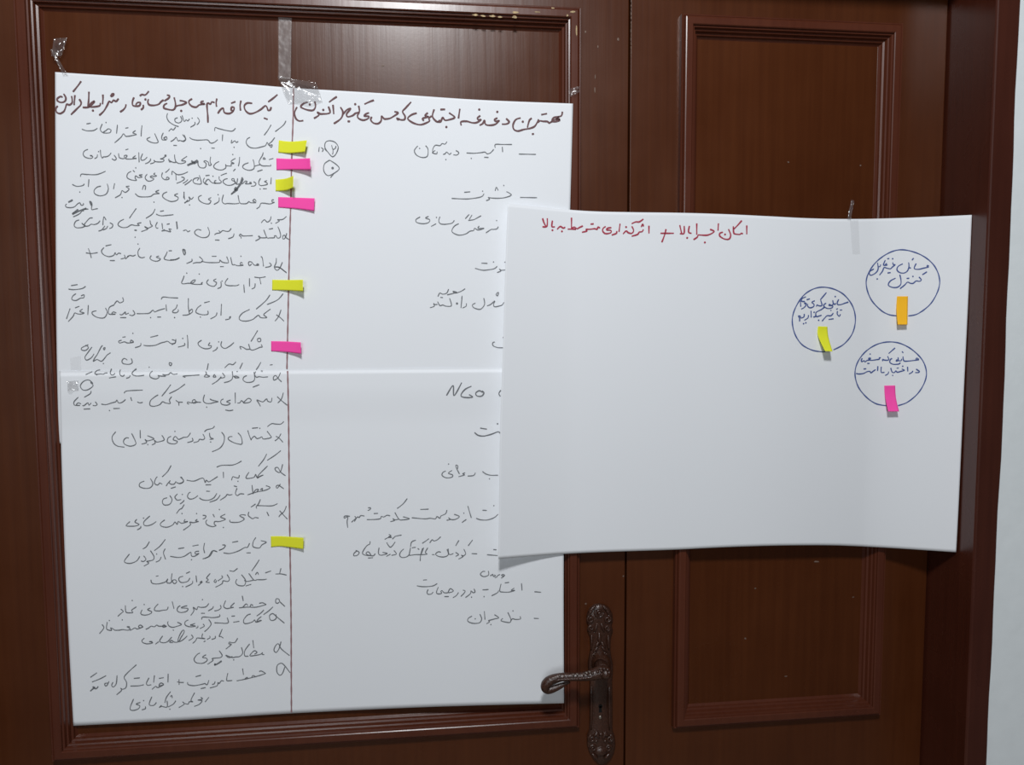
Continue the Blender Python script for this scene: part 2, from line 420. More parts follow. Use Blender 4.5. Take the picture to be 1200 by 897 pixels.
for i in range(len(pts)-1):
    for k in range(4):
        f = k/4
        p0, p1, p2, p3 = pts[max(i-1, 0)], pts[i], pts[i+1], pts[min(i+2, len(pts)-1)]
        sp.append(0.5*((2*p1) + (p2-p0)*f + (2*p0-5*p1+4*p2-p3)*f*f + (3*p1-p0-3*p2+p3)*f*f*f))
        sr.append((arm_px[i][2]*(1-f)+arm_px[i+1][2]*f)*0.00100)
lv.tube(sp, sr, n=16, flat=0.95)
# raised rib along the arm and leaf relief at the hub
rib = [P(x, y, LY-0.0052) for x, y in [(703, 791), (692, 794.5), (680, 796), (668, 796.3), (656, 796.8), (647, 799.5)]]
lv.tube(rib, [0.0008, 0.0014, 0.0014, 0.0013, 0.0012, 0.0006], n=8)
for px, py, r in [(704, 784, 2.6), (708, 789, 2.8), (700, 787, 2.4), (694, 789, 2.0), (689, 790.5, 1.7), (706, 793, 2.2), (684, 791, 1.4)]:
    lv.dome(P(px, py, LY-0.0045), r*0.001, r*0.001, 0.0034)
lv.dome(P(709, 788.5, LY-0.002), 0.0078, 0.0078, 0.0100, rings=6, n=18)      # knob over the pivot
for k in range(7):
    t = 2*math.pi*k/7
    lv.dome(P(709+4.6*math.cos(t), 788.5+4.6*math.sin(t), LY-0.0085), 0.0020, 0.0020, 0.0024)
lev = lv.build('lever', M_METAL, handle, smooth=True)
wn = MB()  # small steel-coloured domes standing in for glints on the lever
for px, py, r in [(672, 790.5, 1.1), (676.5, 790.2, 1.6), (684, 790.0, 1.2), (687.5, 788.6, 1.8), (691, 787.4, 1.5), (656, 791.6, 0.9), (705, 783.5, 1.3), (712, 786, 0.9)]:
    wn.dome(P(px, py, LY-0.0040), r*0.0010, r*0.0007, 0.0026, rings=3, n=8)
tag(wn.build('glint_spots', M_STEEL, handle, smooth=True), 'painted glints along the lever, as bare steel spots')

# ------------------------------------------------------------------ paper sheets
def sstep(a, b, x):
    t = min(1.0, max(0.0, (x-a)/(b-a))); return t*t*(3-2*t)
def g_up(X, Z):
    return 0.0008 - 0.0140*sstep(-0.16, 0.150, X) - 0.0008*math.sin(X*17+1.0)*math.sin((Z-EYE)*9) * (1-sstep(0.05, 0.14, X))
Z_SEAM = at(330, 434, 0).z
def g_low(X, Z):
    e = Z_SEAM - Z
    return g_up(X, Z) - 0.0010 - 0.0022*sstep(0.0, 0.005, e)*(1-sstep(0.02, 0.07, e))
def g_right(X, Z):
    t = (Z - (EYE-0.29))/0.445
    k = 0.013 + (0.010-0.013)*min(1, max(0, t))
    Y = -0.0166
    Y -= k*max(0.0, (0.175-X)/0.085)**1.6
    Y -= 0.0380*max(0.0, (X-0.560)/0.1075)**1.7
    Y -= 0.0030*math.sin(math.pi*min(1, max(0, (X-0.30)/0.28)))**2 * (0.4+0.6*(1-t))
    return Y

def interp(pts, f):
    """point at fraction f of a polyline, by x or y index spacing"""
    L = [0.0]
    for a, b_ in zip(pts, pts[1:]): L.append(L[-1] + math.hypot(b_[0]-a[0], b_[1]-a[1]))
    d = f*L[-1]
    for i in range(len(pts)-1):
        if d <= L[i+1] or i == len(pts)-2:
            u = (d-L[i])/(L[i+1]-L[i]) if L[i+1] > L[i] else 0
            # Catmull-Rom
            p0, p1, p2, p3 = pts[max(i-1, 0)], pts[i], pts[i+1], pts[min(i+2, len(pts)-1)]
            return tuple(0.5*((2*p1[c]) + (p2[c]-p0[c])*u + (2*p0[c]-5*p1[c]+4*p2[c]-p3[c])*u*u + (3*p1[c]-p0[c]-3*p2[c]+p3[c])*u**3) for c in (0, 1))

def patch(top, bottom, left, right, g, nu, nv, thick, lift=None, vpow=1.0):
    """Coons patch between four edges, laid on the surface g, with thickness"""
    TL, TR, BL, BR = top[0], top[-1], bottom[0], bottom[-1]
    F = []; B = []
    for j in range(nv+1):
        v = (j/nv)**vpow; l, r = interp(left, v), interp(right, v)
        for i in range(nu+1):
            u = i/nu; t, b_ = interp(top, u), interp(bottom, u)
            x, y = ((1-v)*t[c]+v*b_[c]+(1-u)*l[c]+u*r[c] - ((1-u)*(1-v)*TL[c]+u*(1-v)*TR[c]+(1-u)*v*BL[c]+u*v*BR[c]) for c in (0, 1))
            p = on(x, y, g, lift(u, v) if lift else 0.0)
            F.append(p); B.append(p + Vector((0, thick, 0)))
    W = nu+1; n = len(F); fs = []
    for j in range(nv):
        for i in range(nu):
            a = j*W+i
            fs.append((a, a+W, a+W+1, a+1)); fs.append((n+a, n+a+1, n+a+W+1, n+a+W))
    for i in range(nu):
        fs.append((i, i+1, n+i+1, n+i)); a = nv*W+i; fs.append((a+1, a, n+a, n+a+1))
    for j in range(nv):
        a = j*W; fs.append((a+W, a, n+a, n+a+W)); a = j*W+nu; fs.append((a, a+W, n+a+W, n+a))
    return F + B, fs

def sheet(name, top, bottom, left, right, g, label, nu=120, nv=90, vpow=1.0):
    vs, fs = patch(top, bottom, left, right, g, nu, nv, 0.0003, None, vpow)
    base = vs[(nv)*(nu+1) + nu//2]
    root = empty(name, (base.x, base.y, base.z))
    tag(root, label, 'paper sheet', 'handwritten paper sheets taped to the door')
    mesh_obj('paper', vs, fs, M_PAPER, root, smooth=True)
    return root

up = sheet('paper_sheet', [(64.5, 84.5), (150, 90), (250, 95.5), (343, 103), (450, 109.5), (560, 117), (671.5, 121.5)],
           [(70, 520), (340, 516), (590, 512), (658, 511)], [(64.5, 84.5), (65, 200), (66, 380), (68, 480), (70, 520)], [(671.5, 121.5), (668, 250), (664, 380), (658, 511)], g_up,
           'upper white sheet on the wide leaf, brown handwritten headings across its top')
low = sheet('paper_sheet', [(69.5, 435), (200, 434.5), (337, 434), (480, 432), (585, 431.5), (662, 431)],
            [(86, 851), (220, 844), (340, 836.5), (500, 829), (661, 824.5)], [(69.5, 435), (72, 540), (78, 700), (86, 851)], [(662, 431), (661, 560), (660.5, 700), (661, 824.5)], g_low,
            'lower white sheet on the wide leaf, reaching down to the door handle', vpow=2.0)
rgt = sheet('paper_sheet', [(595, 239), (640, 243.5), (690, 247.5), (740, 248.8), (795, 249.5), (847, 251), (900, 253.5), (950, 256), (1000, 256.8), (1050, 255.8), (1095, 254), (1139, 252)],
            [(584, 655.5), (620, 652.5), (660, 649.5), (700, 647.5), (735, 646.3), (790, 644.5), (830, 642.5), (870, 640.8), (920, 639.5), (980, 639.5), (1035, 642), (1080, 644.8), (1120.5, 647.5)],
            [(595, 239), (592, 320), (589.7, 400), (586.3, 500), (585, 600), (584, 655.5)], [(1139, 252), (1135, 345), (1129, 470), (1123.5, 590), (1120.5, 647.5)], g_right,
            'white sheet with three blue circles, taped across both door leaves', nu=150, nv=60)

# ------------------------------------------------------------------ handwriting: pen strokes as thin ribbons of ink on the paper
def crom(pts, step=0.7):
    out = []
    for i in range(len(pts)-1):
        p0, p1, p2, p3 = pts[max(i-1, 0)], pts[i], pts[i+1], pts[min(i+2, len(pts)-1)]
        n = max(2, int(math.hypot(p2[0]-p1[0], p2[1]-p1[1])/step))
        for k in range(n):
            u = k/n
            out.append(tuple(0.5*((2*p1[c]) + (p2[c]-p0[c])*u + (2*p0[c]-5*p1[c]+4*p2[c]-p3[c])*u*u + (3*p1[c]-p0[c]-3*p2[c]+p3[c])*u**3) for c in (0, 1)))
    out.append(pts[-1]); return out

INK = {}
def ink_stroke(mb, pts, width, g):
    if len(pts) == 1:
        x, y = pts[0]; r = width*0.72; N = 8
        vs = [on(x, y, g, 0.0004)] + [on(x+r*math.cos(2*math.pi*k/N), y+r*math.sin(2*math.pi*k/N), g, 0.0004) for k in range(N)]
        mb.add(vs, [(0, 1+(k+1) % N, 1+k) for k in range(N)]); return
    q = crom(pts); vs = []; n = len(q); ph = random.uniform(0, 6.28)
    for i, (x, y) in enumerate(q):
        a, b_ = q[max(i-1, 0)], q[min(i+1, n-1)]
        dx, dy = b_[0]-a[0], b_[1]-a[1]; L = math.hypot(dx, dy) or 1.0
        w_ = width*0.5*(1+0.16*math.sin(ph+i*0.31))*(0.72 if i in (0, n-1) else 1.0)
        nx, ny = -dy/L*w_, dx/L*w_
        vs.append(on(x+nx, y+ny, g, 0.0004)); vs.append(on(x-nx, y-ny, g, 0.0004))
    mb.add(vs, [(2*i, 2*i+1, 2*i+3, 2*i+2) for i in range(n-1)])

def write(key, x0, y0, s, width, text):
    """strokes separated by |, each a run of x,y points on a scale of s to one"""
    g, mb = INK[key]
    for st in text.replace('\n', ' ').split('|'):
        st = st.split()
        if not st: continue
        pts = []
        for p in st:
            a, b_ = p.split(','); pts.append((x0+float(a)/s, y0+float(b_)/s))
        if key in ('up', 'low') and pts[0][0] > 362:   # second column
            ink_stroke(INK[key+'_b'][1], pts, width, g)
        else:
            ink_stroke(mb, pts, width, g)

INK['up_head'] = (g_up, MB()); INK['up'] = (g_up, MB()); INK['up_div'] = (g_up, MB())
INK['low'] = (g_low, MB()); INK['low_div'] = (g_low, MB())
INK['up_b'] = (g_up, MB()); INK['low_b'] = (g_low, MB())
INK['r_head'] = (g_right, MB())
for k in ('note_o', 'note_g', 'note_p'): INK[k] = (g_right, MB())
S = 7.475
PW, HW = 1.05, 2.0
# brown headings
write('up_head', 60, 90, S, HW, '''262,38 232,80 190,132|108,148 128,185 118,215 85,224 55,210 54,190 82,172 100,180|207,160 204,200 200,248|178,168 184,222 160,246 136,240 126,268 110,303 76,322 46,308 42,275 58,255|
245,195 262,225 255,250 235,270 172,332|330,130 328,200 322,265|275,268 330,265 370,230 376,214 345,235 335,262 385,262 425,252 430,228|365,296|452,155 453,195 449,240|
590,190 568,215 545,205 528,226 508,215 490,250 460,300 420,338|518,172 532,150 548,150 540,165 520,172|655,240 650,265 630,290 602,308|725,180 712,215 715,250 750,257 775,250 780,226 755,226 740,246|
855,125 825,158 795,155 775,168|805,245 806,270 785,290|825,198|985,202 962,218 940,240 900,250 858,245 846,220 852,195|1012,160 1035,165 1030,185 990,212''')
write('up_head', 200, 90, S, HW, '''30,180 42,235 38,272 18,290 -25,285 -60,272 -55,245 -30,232|78,208 108,212 138,226 100,245 62,252 42,262|92,298|290,212 268,218 268,232 296,238 250,246 225,265 190,260 165,238 160,212 188,192|
405,190 398,225 402,262|385,226 360,220 348,240 330,230 318,240 320,290 325,345 326,402|528,232 568,217|412,322 436,288 460,275 470,312 510,322 545,304 556,272 535,265 530,290 552,300|616,208 608,250 612,296|
715,232 670,230 645,255 655,295 690,322 735,315 790,285 828,254 846,272 852,292 872,290 880,264|936,155 895,190 853,220|815,360 850,373''')
write('up_head', 340, 100, S, HW, '''60,190 38,240 50,290 80,312 116,308|215,140 222,185 200,218 150,215 100,195 95,180 120,158 155,146|172,168|335,185 350,235 325,248 290,250 265,250 238,236 252,260 208,290|290,215|375,170 382,252|410,98 370,125 340,148|
440,190 462,235 445,290 382,336|600,178 606,230 572,245 546,265 505,275 495,250 530,204 500,212 465,250|570,165|502,315 526,316|735,130 700,142 650,165|692,240 665,250 650,268 690,272 680,292 640,305 600,290 590,265 606,235|
912,230 945,242 900,275 870,290 830,295 815,285 800,270 797,310 770,335 730,330 706,302 715,275|1060,145 1010,200 985,230 1006,270 1000,300 960,300 935,286 945,302 958,288|1240,268 1215,290 1222,310 1195,328 1140,345 1080,330 1035,300 1035,280 1070,255 1110,243''')
write('up_head', 480, 100, S, HW, '''160,240 135,265 166,275 115,290 125,312|215,210 200,265 215,298 245,320 266,302|345,240 395,280 350,300 310,305 290,282 270,320 240,318|268,212 312,210|322,365|440,205 428,290|
620,265 595,285 600,300 626,300 590,325 550,328 500,315 450,320 453,352|610,212|770,285 745,300 755,315 785,310 748,342 695,350 664,340 656,308 640,335 612,350|768,232|845,290 872,320 850,338 808,340''')
write('up_head', 540, 90, S, HW, '''525,360 482,375 458,420 465,460 500,475 550,462 605,452 645,435 668,402 682,372|605,372 592,408 584,445|600,378 622,362|543,393|622,503 642,499|
890,305 882,340 852,350 815,358 800,382 832,374 866,380 832,392 790,395 776,406 758,392 720,390 694,386 675,402|862,352 838,365 870,372|800,388 785,402|704,332 756,322''')
# divider line
write('up_div', 0, 0, 1, 1.7, '344,103.5 343.4,140 342,180 340.6,240 339,300 337.5,370 336.2,433')
write('low_div', 0, 0, 1, 1.7, '337,435 338,480 338.8,560 339.8,640 341,720 341.3,790 341.5,835.5')
# first written lines of the upper sheet
write('up', 200, 90, S, PW, '''235,355 252,385 240,410 228,420|212,395 210,418 172,442|188,362|165,368 150,386 135,376 118,390 100,338|85,345 97,372 92,392 68,404 40,392 38,368 62,358|880,420 850,470 818,512|1010,385 985,425 915,480|
912,532 884,568 862,590 880,618 889,596 862,600 845,575 830,602 790,615 740,625 690,615 662,580 670,545 695,530|592,565 575,575 562,560 545,572 530,580 535,552|555,617|455,505 452,562|385,475 390,445 425,455 490,470 540,475 568,450|
412,550 380,575 350,580 332,560 320,552 295,552 230,555 185,545 165,530|355,624 386,625|262,628|118,508 132,545 115,565 84,558''')
write('up', 60, 90, S, PW, '''1020,318 1012,350 1030,390 1075,422 1116,436|1150,505 1178,545 1150,565|1130,555 1110,560 1095,530 1080,545 1060,560 1045,566|1070,600 1102,602|1015,548 1008,525 985,538 1008,552 972,550 968,522 982,490|
1090,440 1068,466 1052,455 1028,478|905,495 925,540 936,572 905,580 860,567 838,545 868,528|795,425 790,470 787,522|740,470 715,490 746,505 705,515 680,520 652,520 640,505 630,500 610,530 555,578|648,450 676,445|580,420 572,497|
525,465 500,455 480,470 455,490 512,490 525,465|455,490 438,478 430,455 447,412|480,400|405,450 370,470 310,472 268,458|308,412 346,406''')
write('up', 200, 90, S, PW, '''350,700 345,745 356,770 335,775 330,750 305,735 290,742 310,760 300,795 260,795 240,770 240,735''')
write('up', 200, 90, S, 2.0, '235,730 190,755 145,776|180,735 215,762|240,745 165,765')
write('up', 60, 90, S, PW, '''740,690 715,710 746,715 700,720 670,720 650,715 665,690 640,690 640,715 615,715 595,705 590,670|650,640 676,632|550,685 570,715 555,730 530,716|
525,665 505,690 480,700 455,702 448,712 435,690 430,640|405,680 400,705 378,716|415,655|360,690 340,690 365,700 345,715 300,705 280,680 290,650 322,635''')
write('up', 200, 190, S, 1.6, '628,132 612,180 580,230 562,245 586,240 562,260 530,282')
write('up', 60, 190, S, PW, '''800,110 770,115 796,130 765,135 740,120 735,140 746,160 700,155 665,135 670,100 700,80|715,72 732,86|740,50''')
write('up', 200, 190, S, PW, '''905,330 888,332 890,350 908,352 870,366 820,360 790,362 778,390 752,409|750,345 735,325 720,340 746,355 700,355 685,345 670,360 640,365 605,355 590,290|600,360 560,365 500,362 470,365 450,340 462,285|425,310 420,345 378,371|415,285|355,310 330,325 352,340 335,365 290,360 250,335 245,305 272,290|
200,305 180,325 160,305 165,335 118,356|165,375|115,260 122,327''')
write('up', 60, 190, S, PW, '''1110,275 1080,290 1112,310 1100,335 1050,345 1000,325 975,300 985,275 1016,260|1165,260 1160,316|1198,330 1168,361|900,350|
685,210 655,215 682,235 650,265 620,250 605,285 558,313|620,310|555,185 545,237|490,190 500,235 480,280 430,295 385,280 375,250 400,220 436,210|330,150 325,217|255,128 265,105 310,108 400,108 476,80|290,190 275,205 225,212 184,195|250,262''')
write('up', 60, 190, S, 1.9, '183,456 240,430 308,405|340,348 352,380')
write('up', 200, 190, S, PW, '''555,625 545,655 503,671|
530,580 510,605 480,605 455,600 430,620 400,625 383,637|420,598 432,612|388,682 428,684|325,570 340,620 320,655 270,660 220,635 210,610 235,590 268,597|170,600 150,610 135,595 108,602|48,520 56,587|1014,475 985,500 955,505 935,505 952,515 917,537|880,475 870,510 845,525 820,505 793,532|882,535''')
write('up', 60, 190, S, PW, '''1100,520 1106,582|1055,590 1030,585 1046,610 1000,600 968,604 995,590|1012,545 1038,540|970,535 976,587|930,525 914,560 926,580 937,575|1072,460 1030,465 960,470 918,455|953,432 988,425|910,410 885,455 828,493|865,510 872,545 885,560 840,580 818,565 846,585 788,609|
790,530 755,540 772,555 735,555 700,550 665,570 620,572 585,550 600,520 637,500|745,405 720,440 684,492''')
write('up', 60, 190, S, 1.9, '728,596 750,598')
write('up', 200, 280, S, PW, '''915,245 960,255 1016,299|630,215 615,205 610,225 636,230 590,235 555,225 540,225 525,160|490,155 505,195 500,210 455,205 430,185 425,205 360,208 310,205 268,195|
360,153 402,152|432,243 466,243|615,152|250,155 280,185 265,205 220,208 193,216|185,175 185,195 138,216|118,140 105,95 126,98 125,132|78,165 40,180 -5,182''')
write('up', 60, 280, S, PW, '''1122,165 1095,180 1040,188 990,175 1005,140 1017,110|1028,105 1057,103|1155,90 1176,120 1165,140 1150,100|945,150 920,160 956,175 930,195 890,190 865,170 877,145|820,160 790,165 765,150 760,110 777,80|760,45|740,140 715,150 690,145 665,155 680,150 648,176|640,140 646,165 608,176|
612,130 590,125 570,140 560,120 545,145 500,155 455,135 440,105 462,75|475,62 527,50|513,190 557,190|303,122 350,128 407,120|325,83 340,125 351,167|735,-15''')
write('up', 200, 280, S, PW, '''733,335 780,340 832,332|780,345 790,397|690,345 690,417|740,390 735,425 708,439|640,400 646,472|600,400 575,410 545,410 510,410 480,400 480,375 502,345|440,375 440,420 408,436|450,370|400,350 375,365 402,385 380,415 335,405 315,380 332,355|250,308|140,300|925,665 960,690 992,721|967,620 945,680 913,721|875,615 840,640 815,665 842,690 790,690 770,670 745,685 720,705 670,720 615,715 600,690 630,650 692,618|
870,490 830,545 748,616|985,480 935,535 843,576|510,690 526,680 515,700 478,709|445,570 440,672|405,645 395,675 348,701|325,630 325,660 280,665 240,655 220,640 235,605 267,580|293,560 342,548|260,685|155,520 155,600 165,660|103,669 150,665 190,640 185,615 158,640|35,690''')
write('up', 60, 280, S, PW, '''1080,690|963,531 980,510 1040,515 1112,518|1005,575 1010,632|997,610 960,620 930,630 905,640 890,625 860,650 820,655 748,655|928,685 962,685|870,690|715,625 732,655 710,672 683,665|680,650 650,660 650,640 620,665 598,661|603,690 657,690|
570,650 545,640 530,655 562,660 510,660 500,640 510,600 547,580|625,513 632,545 600,560 575,545 543,587|475,605 490,645 465,690 410,690 365,665 360,640 397,630|325,580 320,667|275,615 250,635 287,650 250,660 225,655 205,650 190,680 148,726|208,605 247,590|165,610 133,702|
260,500 287,490 285,515 255,520 215,540 180,530 190,500 217,480|302,415 270,435 200,445 150,440|173,410 232,400''')
write('up', 200, 380, S, PW, '''765,155 760,130 785,125 787,150 765,155|762,55 735,100 703,152|555,160 520,190 480,212 455,205 440,185 447,150|410,200 400,220 368,239|420,155|345,160 330,185 357,190 345,210 300,215 255,195 240,165 272,140|
145,95 150,150 150,212|120,165 120,185 63,201|105,125|10,135 40,145 40,165 8,179|330,343 322,385 318,403|630,338 605,391|572,330 545,355 510,350 473,383|790,333 768,372 748,400|868,358 893,355''')
write('up', 60, 380, S, PW, '''1092,130 1085,165 1050,170 1020,150 1000,155 960,165 910,185 850,190 808,185|868,115 937,98|785,165 780,190 733,206|722,155 700,140 695,160 722,160 670,165 640,155 600,165 590,150 617,140|623,115 652,110|715,80|520,250 490,270 470,295 440,325 400,310 368,326 385,290 400,270 440,195 452,190|455,210 472,205 465,226 455,212|457,345|
375,260 350,295 310,315 295,290 320,250 357,200|325,180 270,205 265,225 300,230 326,205 300,183|700,300 710,335 680,352 630,345 620,320 640,300 667,315|1035,335 1056,345 1045,365 1033,350 1035,335|855,380 862,374''')
# lower sheet
write('low', 200, 380, S, PW, '''962,425 940,470 905,490 900,465 920,450 945,480 972,506|852,462 810,465 775,460 750,465 735,440 745,415|730,420 735,480 715,505 665,510 635,490 640,465 667,450|790,412 802,408 798,420|718,553 777,530|252,445 180,450 108,456 130,466|987,600 970,655 938,691|933,635 970,670 1022,711|887,645 880,680 850,675 840,655 810,680 785,675 755,665 770,690 787,721|
705,660 680,650 655,670 638,690 690,685 708,663|640,690 620,670 605,690 583,691|565,600 566,692|525,665 490,680 522,695 490,710 445,700 440,670 462,655|478,752 515,758 548,752''')
write('low', 60, 380, S, PW, '''1107,435 1070,440 1045,425 1030,440 1000,445 975,440 1002,455 960,455 935,450 945,465 915,480 870,465 865,435 887,410|365,520 330,490 285,500 255,540 275,575 320,575 366,540 343,510|350,585 340,610 288,641|1055,635 1035,665 1042,695 1000,690 975,680 950,705 900,720 865,710 870,670 910,635 937,620|1047,530 1010,580 968,632|1172,525 1110,570 1033,609|
802,685 775,690 753,680|695,640 706,672|638,606 665,585 802,578|652,660 620,685 590,690 575,665 565,680 530,690 480,705 438,700|543,740 602,738|510,757|385,680 402,705 380,715 363,710|350,690 330,710 320,690 285,715 273,711|283,745 342,742|262,700 235,690 220,710 252,712 205,710 200,680 237,640''')
write('low', 240, 480, S, PW, '''667,212 645,250 613,276|623,235 655,255 684,288|692,105 665,128 620,128 585,125 548,151|545,190 575,230 582,245 550,255 510,258 500,240 480,250 455,255 435,235 415,250 403,270|376,183 390,230 407,270|413,165 467,160|482,165|290,205 318,240 326,300 290,302 240,285 205,260 215,240 242,238|146,198 170,235 165,290 130,340 63,371|
682,480 660,550 625,540 615,515 640,510 665,550 707,582|667,360 610,405 546,446|542,390 515,440 468,499|550,495 475,570 460,602 485,585 512,575 460,595 445,570 430,595 380,605 360,600 370,575 387,550|302,575 295,600 265,595 245,590 233,621|290,630|162,548 164,602|322,452 280,475 235,488 150,490 103,506|
662,653 635,690 625,675 645,665 692,696|535,668 572,685 530,708 450,725 373,749|500,715 505,692 485,705|425,735 445,705 470,702 455,722|413,663 422,742|345,742 310,740 285,755 268,735 282,690|253,670 282,678|242,745 215,750 195,745 180,765 133,796''')
write('low', 120, 480, S, PW, '''937,205 945,245 972,258 938,263|948,285|982,145 965,165 915,178 893,196|880,215 896,250 880,265 850,262 838,280 798,291|785,250 791,275 743,291|772,205 745,240 710,245 690,255 665,262 650,245 635,237 620,265 656,280 640,300 600,300 570,285 575,250 602,235|635,192|520,225 541,265 510,280 475,285 455,270 462,295 433,311|
393,230 420,240 451,258 420,270 390,275 373,263 386,290 342,304|397,308|330,180 332,252|255,210 285,270 291,305 245,322 195,305 185,275 205,250 232,250|117,195 85,240 95,290 130,320 192,331|1010,588 960,620 930,635 910,620 900,640 885,605 860,605 800,628 737,620|903,661 953,660|690,590 711,630 680,650 648,640|
525,655 500,645 490,660 470,660 455,640 470,600 482,590|602,490 570,545 523,591|420,605 441,650 420,685 370,692 325,675 330,645 367,628|1032,750 1000,790 938,813|1002,735 975,775 930,795 880,793 848,775|908,716 943,718|837,755 800,780 765,785 745,765 755,735 772,725|717,795 700,815 678,829|700,745|690,790 655,795 640,780 635,765 657,740|590,755 609,790 590,830 545,838 525,815 535,785 567,775''')
write('low', 130, 580, S, PW, '''642,85 620,120 600,130 573,166|622,165|1002,170 960,195 1002,215 950,235 910,235 905,260 921,270 890,280 845,265 830,240 842,220|893,170 907,197|950,130|985,287|803,180 831,185 825,205 803,213|757,215 740,230 767,235 720,245 690,240 695,265 633,311|750,165|650,215 640,235 672,235 620,250 590,235 580,260 560,240 540,265 490,285 440,275 435,250 472,220|
397,235 360,260 320,272 290,265 290,235 342,185|260,275 260,290 228,309|285,205|227,215 210,240 246,260 210,275 140,275 135,265 167,235|820,423 812,470 821,512|932,500 890,492 870,520 850,545 803,563|975,440 1001,445 985,470 953,486|772,495 740,500 740,520 771,515 730,540 705,535 700,505 680,515 640,540 590,550 518,540|713,450 767,440|588,473 642,465|705,570|
475,473 460,510 479,567|440,545 425,575 393,591|400,520|345,490 376,540 370,570 340,580 313,585 331,600 288,626|477,390 430,450 378,491|337,410 310,455 278,476|285,535 306,565 285,585 263,580|252,540 225,580 170,602 125,595 120,575 162,520|
797,755 780,770 801,765 763,796|745,708 751,767|715,755 710,780 653,809|692,730 670,760 620,770 595,750 600,725 632,715|658,690 692,675|628,805|535,690 530,745 556,780 576,760 555,745 530,762 520,775 490,770 497,738 475,765 410,782 360,775 350,745|393,715 417,710''')
write('low', 240, 580, S, PW, '''714,100 695,145 660,178 648,196|655,140 700,190 724,214|637,78 590,97 520,97 458,95|487,40 470,80 450,105 455,121|445,80 425,95 403,109|543,150 561,187|472,205 440,200 420,210 400,200 380,180 386,150|360,180 330,175 305,185 345,212 300,240 225,240 219,220|490,403 538,416 500,440 480,465 445,465 420,450 425,410 447,375|392,425 375,460 360,462 345,465 290,495 220,515 163,510|
238,418 292,408|363,510 402,510|165,438 181,445 165,470 123,488|107,500 75,490 60,515 40,540 -2,559|717,705 670,695 618,695|667,645 655,692|542,740 510,745 460,745 430,748 385,690|443,702 460,680 471,702|528,686 580,668|477,570 445,620 410,669|430,748 370,760 345,750|320,700 356,750 345,795 295,795 270,770 281,740|358,800 407,785|
287,645 255,670 235,670 215,665|195,700 216,740 200,760 160,755 150,780 93,811|145,710 156,725 113,756|95,740 80,760 95,770 101,750|47,690 15,730 31,745 10,765 42,770''')
write('low', 220, 680, S, PW, '''800,195 785,205 770,195 775,165 800,170 806,190 852,233|688,215 600,238 520,238 448,244|625,205 655,200 688,215|545,236 555,215 572,226|482,240 510,210 526,225|477,138 486,184|410,200 375,235 402,240 375,245 340,250 315,235 320,210 332,180|285,220 291,245 265,265 233,271|225,230 215,250 178,271|
770,300 775,335 745,355 720,345 718,310 745,295 770,315 847,379|747,235 710,270 663,304|667,262 640,290 603,316|645,320 615,345 605,367 630,355 646,355 600,370 585,350 570,365 530,380 495,380 490,350 520,310 552,298|452,362 398,371|383,318 414,315|345,330 356,370 335,380 290,378 233,375|
312,510 290,495 275,495 285,470 302,430|240,490 240,510 208,521|190,490 196,505 168,521|130,470 125,505 152,515 105,510 80,510 70,530 43,556|138,541 157,535|30,480 46,505 8,531|437,510 415,545 390,550 365,545 360,560 381,565 333,606|
817,540 800,600 775,635 755,615 770,575 795,560 820,605 892,663|670,655 650,650 655,635 640,650 600,660 545,665 560,640 585,620 606,635 585,650|570,528 578,597|542,560 500,620 500,665 532,668|470,590 481,640 455,670 420,675 390,680 350,665 333,660 360,680 392,670|402,700|275,620 301,660 285,680 240,685 213,690 221,705 173,739|160,655 135,670 130,680 161,685 170,705 130,730 75,725 55,695 80,655 107,640''')
write('low', 220, 680, S, 1.9, '297,710 260,735 233,746|240,730 235,750')
write('low', 90, 680, S, PW, '''1157,205 1130,235 1085,240 1060,235 1050,260 1020,240 1025,270 998,311|1088,292 1122,292|1100,172|967,225 930,235 915,245 971,250 960,275 910,285 880,270 885,240 907,225|835,188 851,252|800,235 790,260 755,265 715,272 680,265 685,240 712,210|645,245 620,260 656,280 635,300 590,308 560,295 572,260|590,215|522,235 480,265 491,285 460,288 430,280 425,223|485,180|385,255 406,275 390,290 358,319|
1093,347 1105,325 1195,330 1250,320 1250,302|1155,345 1176,385 1150,425 1118,453|1105,385 1116,405 1078,426|1060,400 1060,415 1043,421|1037,380 1010,390 995,395 1041,405 990,410 950,395 950,365 977,350|880,370 916,390 880,405 840,415 810,405 795,380 801,363|845,440|785,410 765,395 750,405 760,415 786,405 720,405 700,395 680,410 650,405 630,420 603,433|
580,410 555,395 540,410 560,420 581,410 530,430 510,420 490,430 465,442|465,410 440,410 466,425 450,440 400,435 370,440 330,440 320,430 295,420 305,440 280,440 260,425 266,368|220,390 236,420 198,471|285,355|398,350|967,490 935,520 900,540 885,530 905,475 930,440 941,455 915,500 890,540 855,545 830,530 813,545 842,550|832,500 795,540 755,550 725,535 752,490|717,540 688,563|662,540 635,540 666,550 620,560 580,550 570,530 592,510''')
write('low', 220, 760, S, PW, '''850,165 830,220 805,237 780,205 785,150 820,132 850,155 897,216|682,222 600,248 500,272 428,286|625,205 645,200 684,222|560,255 570,240 592,248|500,270 520,255 527,268|480,178 488,234|390,283 365,285 340,280 351,218|317,290 295,285 275,310 265,300 255,330 193,349|240,290 232,312 212,318|185,280 170,320 150,310 130,315 60,328 5,320 -2,298|68,250 117,237|113,355 157,345''')
